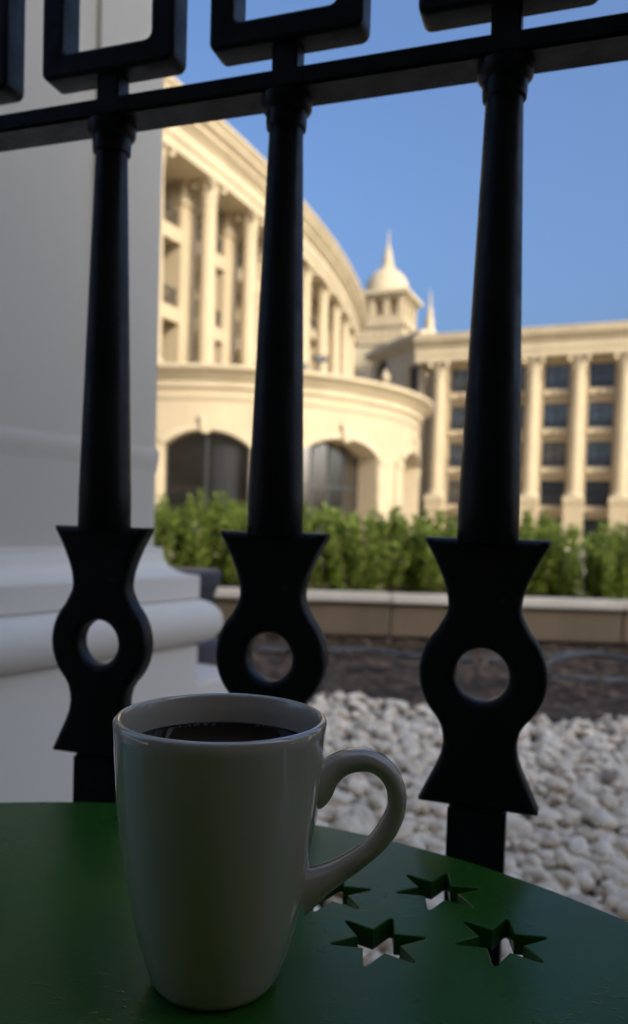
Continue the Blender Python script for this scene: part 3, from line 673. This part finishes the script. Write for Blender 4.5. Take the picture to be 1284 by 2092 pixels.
MB().lathe([(.1, .182), (.07, .3), (.2, .42), (.24, .6), (.14, .72), (.17, .76), (.05, .86), (.06, .92), (0, .98)], 16).build('body', M['cream2'], ur, smooth=40)
# low guard rail on the court behind the hedge
gd = thing('guard_rail', 'low grey metal guard rail beside the rotunda behind hedge', 'railing', (1.2, 17.5, 0))
gm = MB(); gm.box(0, 1.6, -.02, .02, .92, .96); gm.box(0, 1.6, -.015, .015, .1, .13); gm.build('rail', M['bollard'], gd)
bm_ = MB().box(-.01, .01, -.01, .01, .131, .919).mesh('bar', M['bollard'])
for k in range(15): link('bar', bm_, gd, (.06+k*.105, 0, 0))

# ------------------------------------------------------------------ the iron railing
ir = thing('iron_railing', 'black cast iron railing with ring balusters and square key frames', 'railing', (FB.x, FB.y, 0), FA)
def half_profile():
    L_ = [(.0374, -.0030), (.0374, -.0055), (.0336, -.0120), (.0306, -.0175), (.0279, -.0234), (.0255, -.0290), (.0236, -.0345), (.0224, -.0400), (.0220, -.0450), (.0227, -.0492), (.0246, -.0534)]
    cz, rr = -.0865, .0388
    a0, a1 = math.acos(.0283/rr), -math.acos(.0272/rr)
    for k in range(25): a = a0+(a1-a0)*k/24; L_.append((rr*cos(a), cz+rr*sin(a)))
    L_ += [(.0241, -.1192), (.0226, -.1250), (.0222, -.1300), (.0233, -.1370), (.0262, -.1445), (.0300, -.1525), (.0335, -.1600), (.0365, -.1665), (.0362, -.1685), (.0177, -.1687)]
    return L_
hp = half_profile()
outer = [(x, z) for x, z in hp]+[(-x, z) for x, z in reversed(hp)]
hole = [(.0163*cos(2*pi*k/40), -.0865+.0163*sin(2*pi*k/40)) for k in range(40)]
orn_me = plate('baluster', [outer, hole], .017, .0046, M['iron'])
orn_me.transform(Matrix.Translation((0, 0, ZC)))
shaft_me = MB().lathe([(.0172, ZC-.0062), (.0186, ZC-.005), (.0184, ZC+.02), (.0109, ZC+.268)], 28).mesh('shaft', M['iron'], 50)
coll_me = MB().lathe([(.0112, ZC+.2592), (.0130, ZC+.2606), (.0134, ZC+.2640), (.0133, ZC+.2700), (.0150, ZC+.2714), (.0166, ZC+.2735), (.0168, ZC+.2797)], 28).mesh('collar', M['iron'], 40)
foot_me = MB().box(-.0175, .0175, -.009, .009, PEB+.012, ZC-.1684).mesh('foot_bar', M['iron'], bevel=.002)
neck_me = MB().box(-.0088, .0088, -.008, .008, ZC+.2930, ZC+.3140).mesh('neck', M['iron'], bevel=.0015)
neck2_me = MB().box(-.0088, .0088, -.008, .008, ZC+.4172, ZC+.4370).mesh('neck', M['iron'], bevel=.0015)
key_me = plate('key_frame', [rrect(-.0525, .0525, ZC+.3130, ZC+.4180, .006), list(reversed(rrect(-.0350, .0350, ZC+.3295, ZC+.4015, .005)))], .0215, .0025, M['iron'])
sp = .1355
for i in range(-9, 6):
    x = i*sp - (.004 if i == -1 else 0) + random.uniform(-.0006, .0006)*(i not in (0, -1, -2))
    b = link('baluster', orn_me, ir, (x, 0, 0)); b.rotation_euler.z = random.uniform(-.02, .02)
    link('shaft', shaft_me, b); link('collar', coll_me, b); link('foot_bar', foot_me, b)
    k = link('key_frame', key_me, ir, (x, 0, 0)); link('neck', neck_me, k); link('neck', neck2_me, k)
MB().box(-1.33, .75, -.0142, .0142, ZC+.2800, ZC+.2927).build('rail', M['iron'], ir, bevel=.0018)
MB().box(-1.33, .75, -.016, .016, ZC+.4372, ZC+.462).build('rail', M['iron'], ir, bevel=.003)

# ------------------------------------------------------------------ table
tb_ = thing('cafe_table', 'round dark green cafe table with star shaped cutouts', 'table', (TC[0], TC[1], 0))
def star(cx, cy, ro=.0222, ri=.0098, a0=9.5, n=6):
    p = []
    for k in range(2*n):
        a = R(a0+180/n*k); r = ro if k % 2 == 0 else ri
        if k % 2 == 0:
            d = R(2.2); p += [((cx+(r-.0006)*cos(a-d)), cy+(r-.0006)*sin(a-d)), (cx+r*cos(a), cy+r*sin(a)), (cx+(r-.0006)*cos(a+d), cy+(r-.0006)*sin(a+d))]
        else: p.append((cx+r*cos(a), cy+r*sin(a)))
    return p
stars = [(.0345, .3478), (.0908, .3510), (.0695, .3994), (.0127, .3945)]
circ = [(TR*cos(2*pi*k/180), TR*sin(2*pi*k/180)) for k in range(180)]
top = plate('tabletop', [circ]+[list(reversed(star(x-TC[0], y-TC[1]))) for x, y in stars], .0100, .0007, M['table'], upright=False, res=2)
top.transform(Matrix.Translation((0, 0, ZTAB-.005)))
link('tabletop', top, tb_)
MB().lathe([(.22, .01), (.22, .022), (.05, .04), (.028, .06), (.028, .69), (.06, .7095)], 40).build('pedestal', M['table'], tb_, smooth=35)

# ------------------------------------------------------------------ mug of coffee
MX, MY = -.0357, .316
mg = thing('coffee_mug', 'white glazed ceramic mug with looped handle on green table', 'mug', (MX, MY, ZTAB+.0002))
H = .1087
outp = [(0, .0018), (.0195, .0018), (.0205, .0), (.0232, .0), (.0254, .0010), (.0266, .0036), (.0288, .010), (.0321, .0205), (.0349, .0325), (.0371, .0450), (.0388, .0570), (.0403, .0690), (.0414, .0810), (.0422, .0930), (.0427, .1030), (.0429, H-.0016), (.0423, H-.0006), (.0413, H), (.0403, H-.0005), (.0398, H-.0016), (.0393, .1030), (.0386, .0930), (.0376, .0810), (.0363, .0690), (.0345, .0560), (.0320, .0430), (.0285, .0280), (.0240, .0120), (.0150, .0070), (0, .0062)]
body = MB(); body.lathe(outp, 128)
mb_ = body.build('body', M['ceramic'], mg, smooth=60)
hp_ = [(.0397,.0907,.0395,.0713),(.0421,.0914,.0426,.0722),(.0448,.0931,.0459,.0764),(.0491,.0951,.048,.0817),(.0541,.0962,.0518,.0857),(.0595,.0966,.0578,.0873),(.0661,.0942,.0626,.0864),(.0719,.0891,.0661,.0833),(.0755,.0819,.0682,.0791),(.0764,.0749,.0686,.0736),(.0752,.0677,.0672,.0689),(.0719,.0605,.0638,.0627),(.0661,.0536,.0588,.0569),(.0587,.0469,.0517,.0518),(.052,.0416,.0458,.0487),(.0469,.0377,.041,.0468),(.042,.0327,.037,.0454),(.0368,.0276,.0331,.0441)]
oo = smooth_path([(a, 0, b) for a, b, c, d in hp_], 4); ii = smooth_path([(c, 0, d) for a, b, c, d in hp_], 4)
rings = []; nP = len(oo)
for i in range(nP):
    t = i/(nP-1); c = (oo[i]+ii[i])/2; u = (oo[i]-ii[i])/2
    wd = .0058+.0030*max(0, 1-t/.16)**1.3+.0028*max(0, (t-.8)/.2)
    rings.append([c+u*math.copysign(abs(cos(a))**.85, cos(a))+Vector((0, 1, 0))*wd*math.copysign(abs(sin(a))**.85, sin(a)) for a in [2*pi*k/24 for k in range(24)]])
MB().sweep(rings).build('handle', M['ceramic'], mg, smooth=70)
cf = thing('coffee', 'black coffee filling the white mug near its rim', 'coffee', (MX, MY, ZTAB))
MB().lathe([(0, .0600), (.0345, .0600), (.0387, .0962), (.0381, .0957), (.0375, .0955), (0, .0955)], 96).build('liquid', M['coffee'], cf, smooth=50)
fo = MB(); r = random.Random(3)
for k in range(260):
    a = r.uniform(0, 2*pi); rad = .0381-abs(r.gauss(0, .0022)); s = r.uniform(.00015, .0008)
    if r.random() < .25+.75*math.sin(a*2+.6)*math.sin(a*5+1): fo.lathe([(s, 0), (s*.8, s*.55), (0, s*.8)], 6, (rad*cos(a), rad*sin(a), .0956))
tag(fo.build('foam_bubbles', M['foam'], cf, smooth=80), kind='stuff')
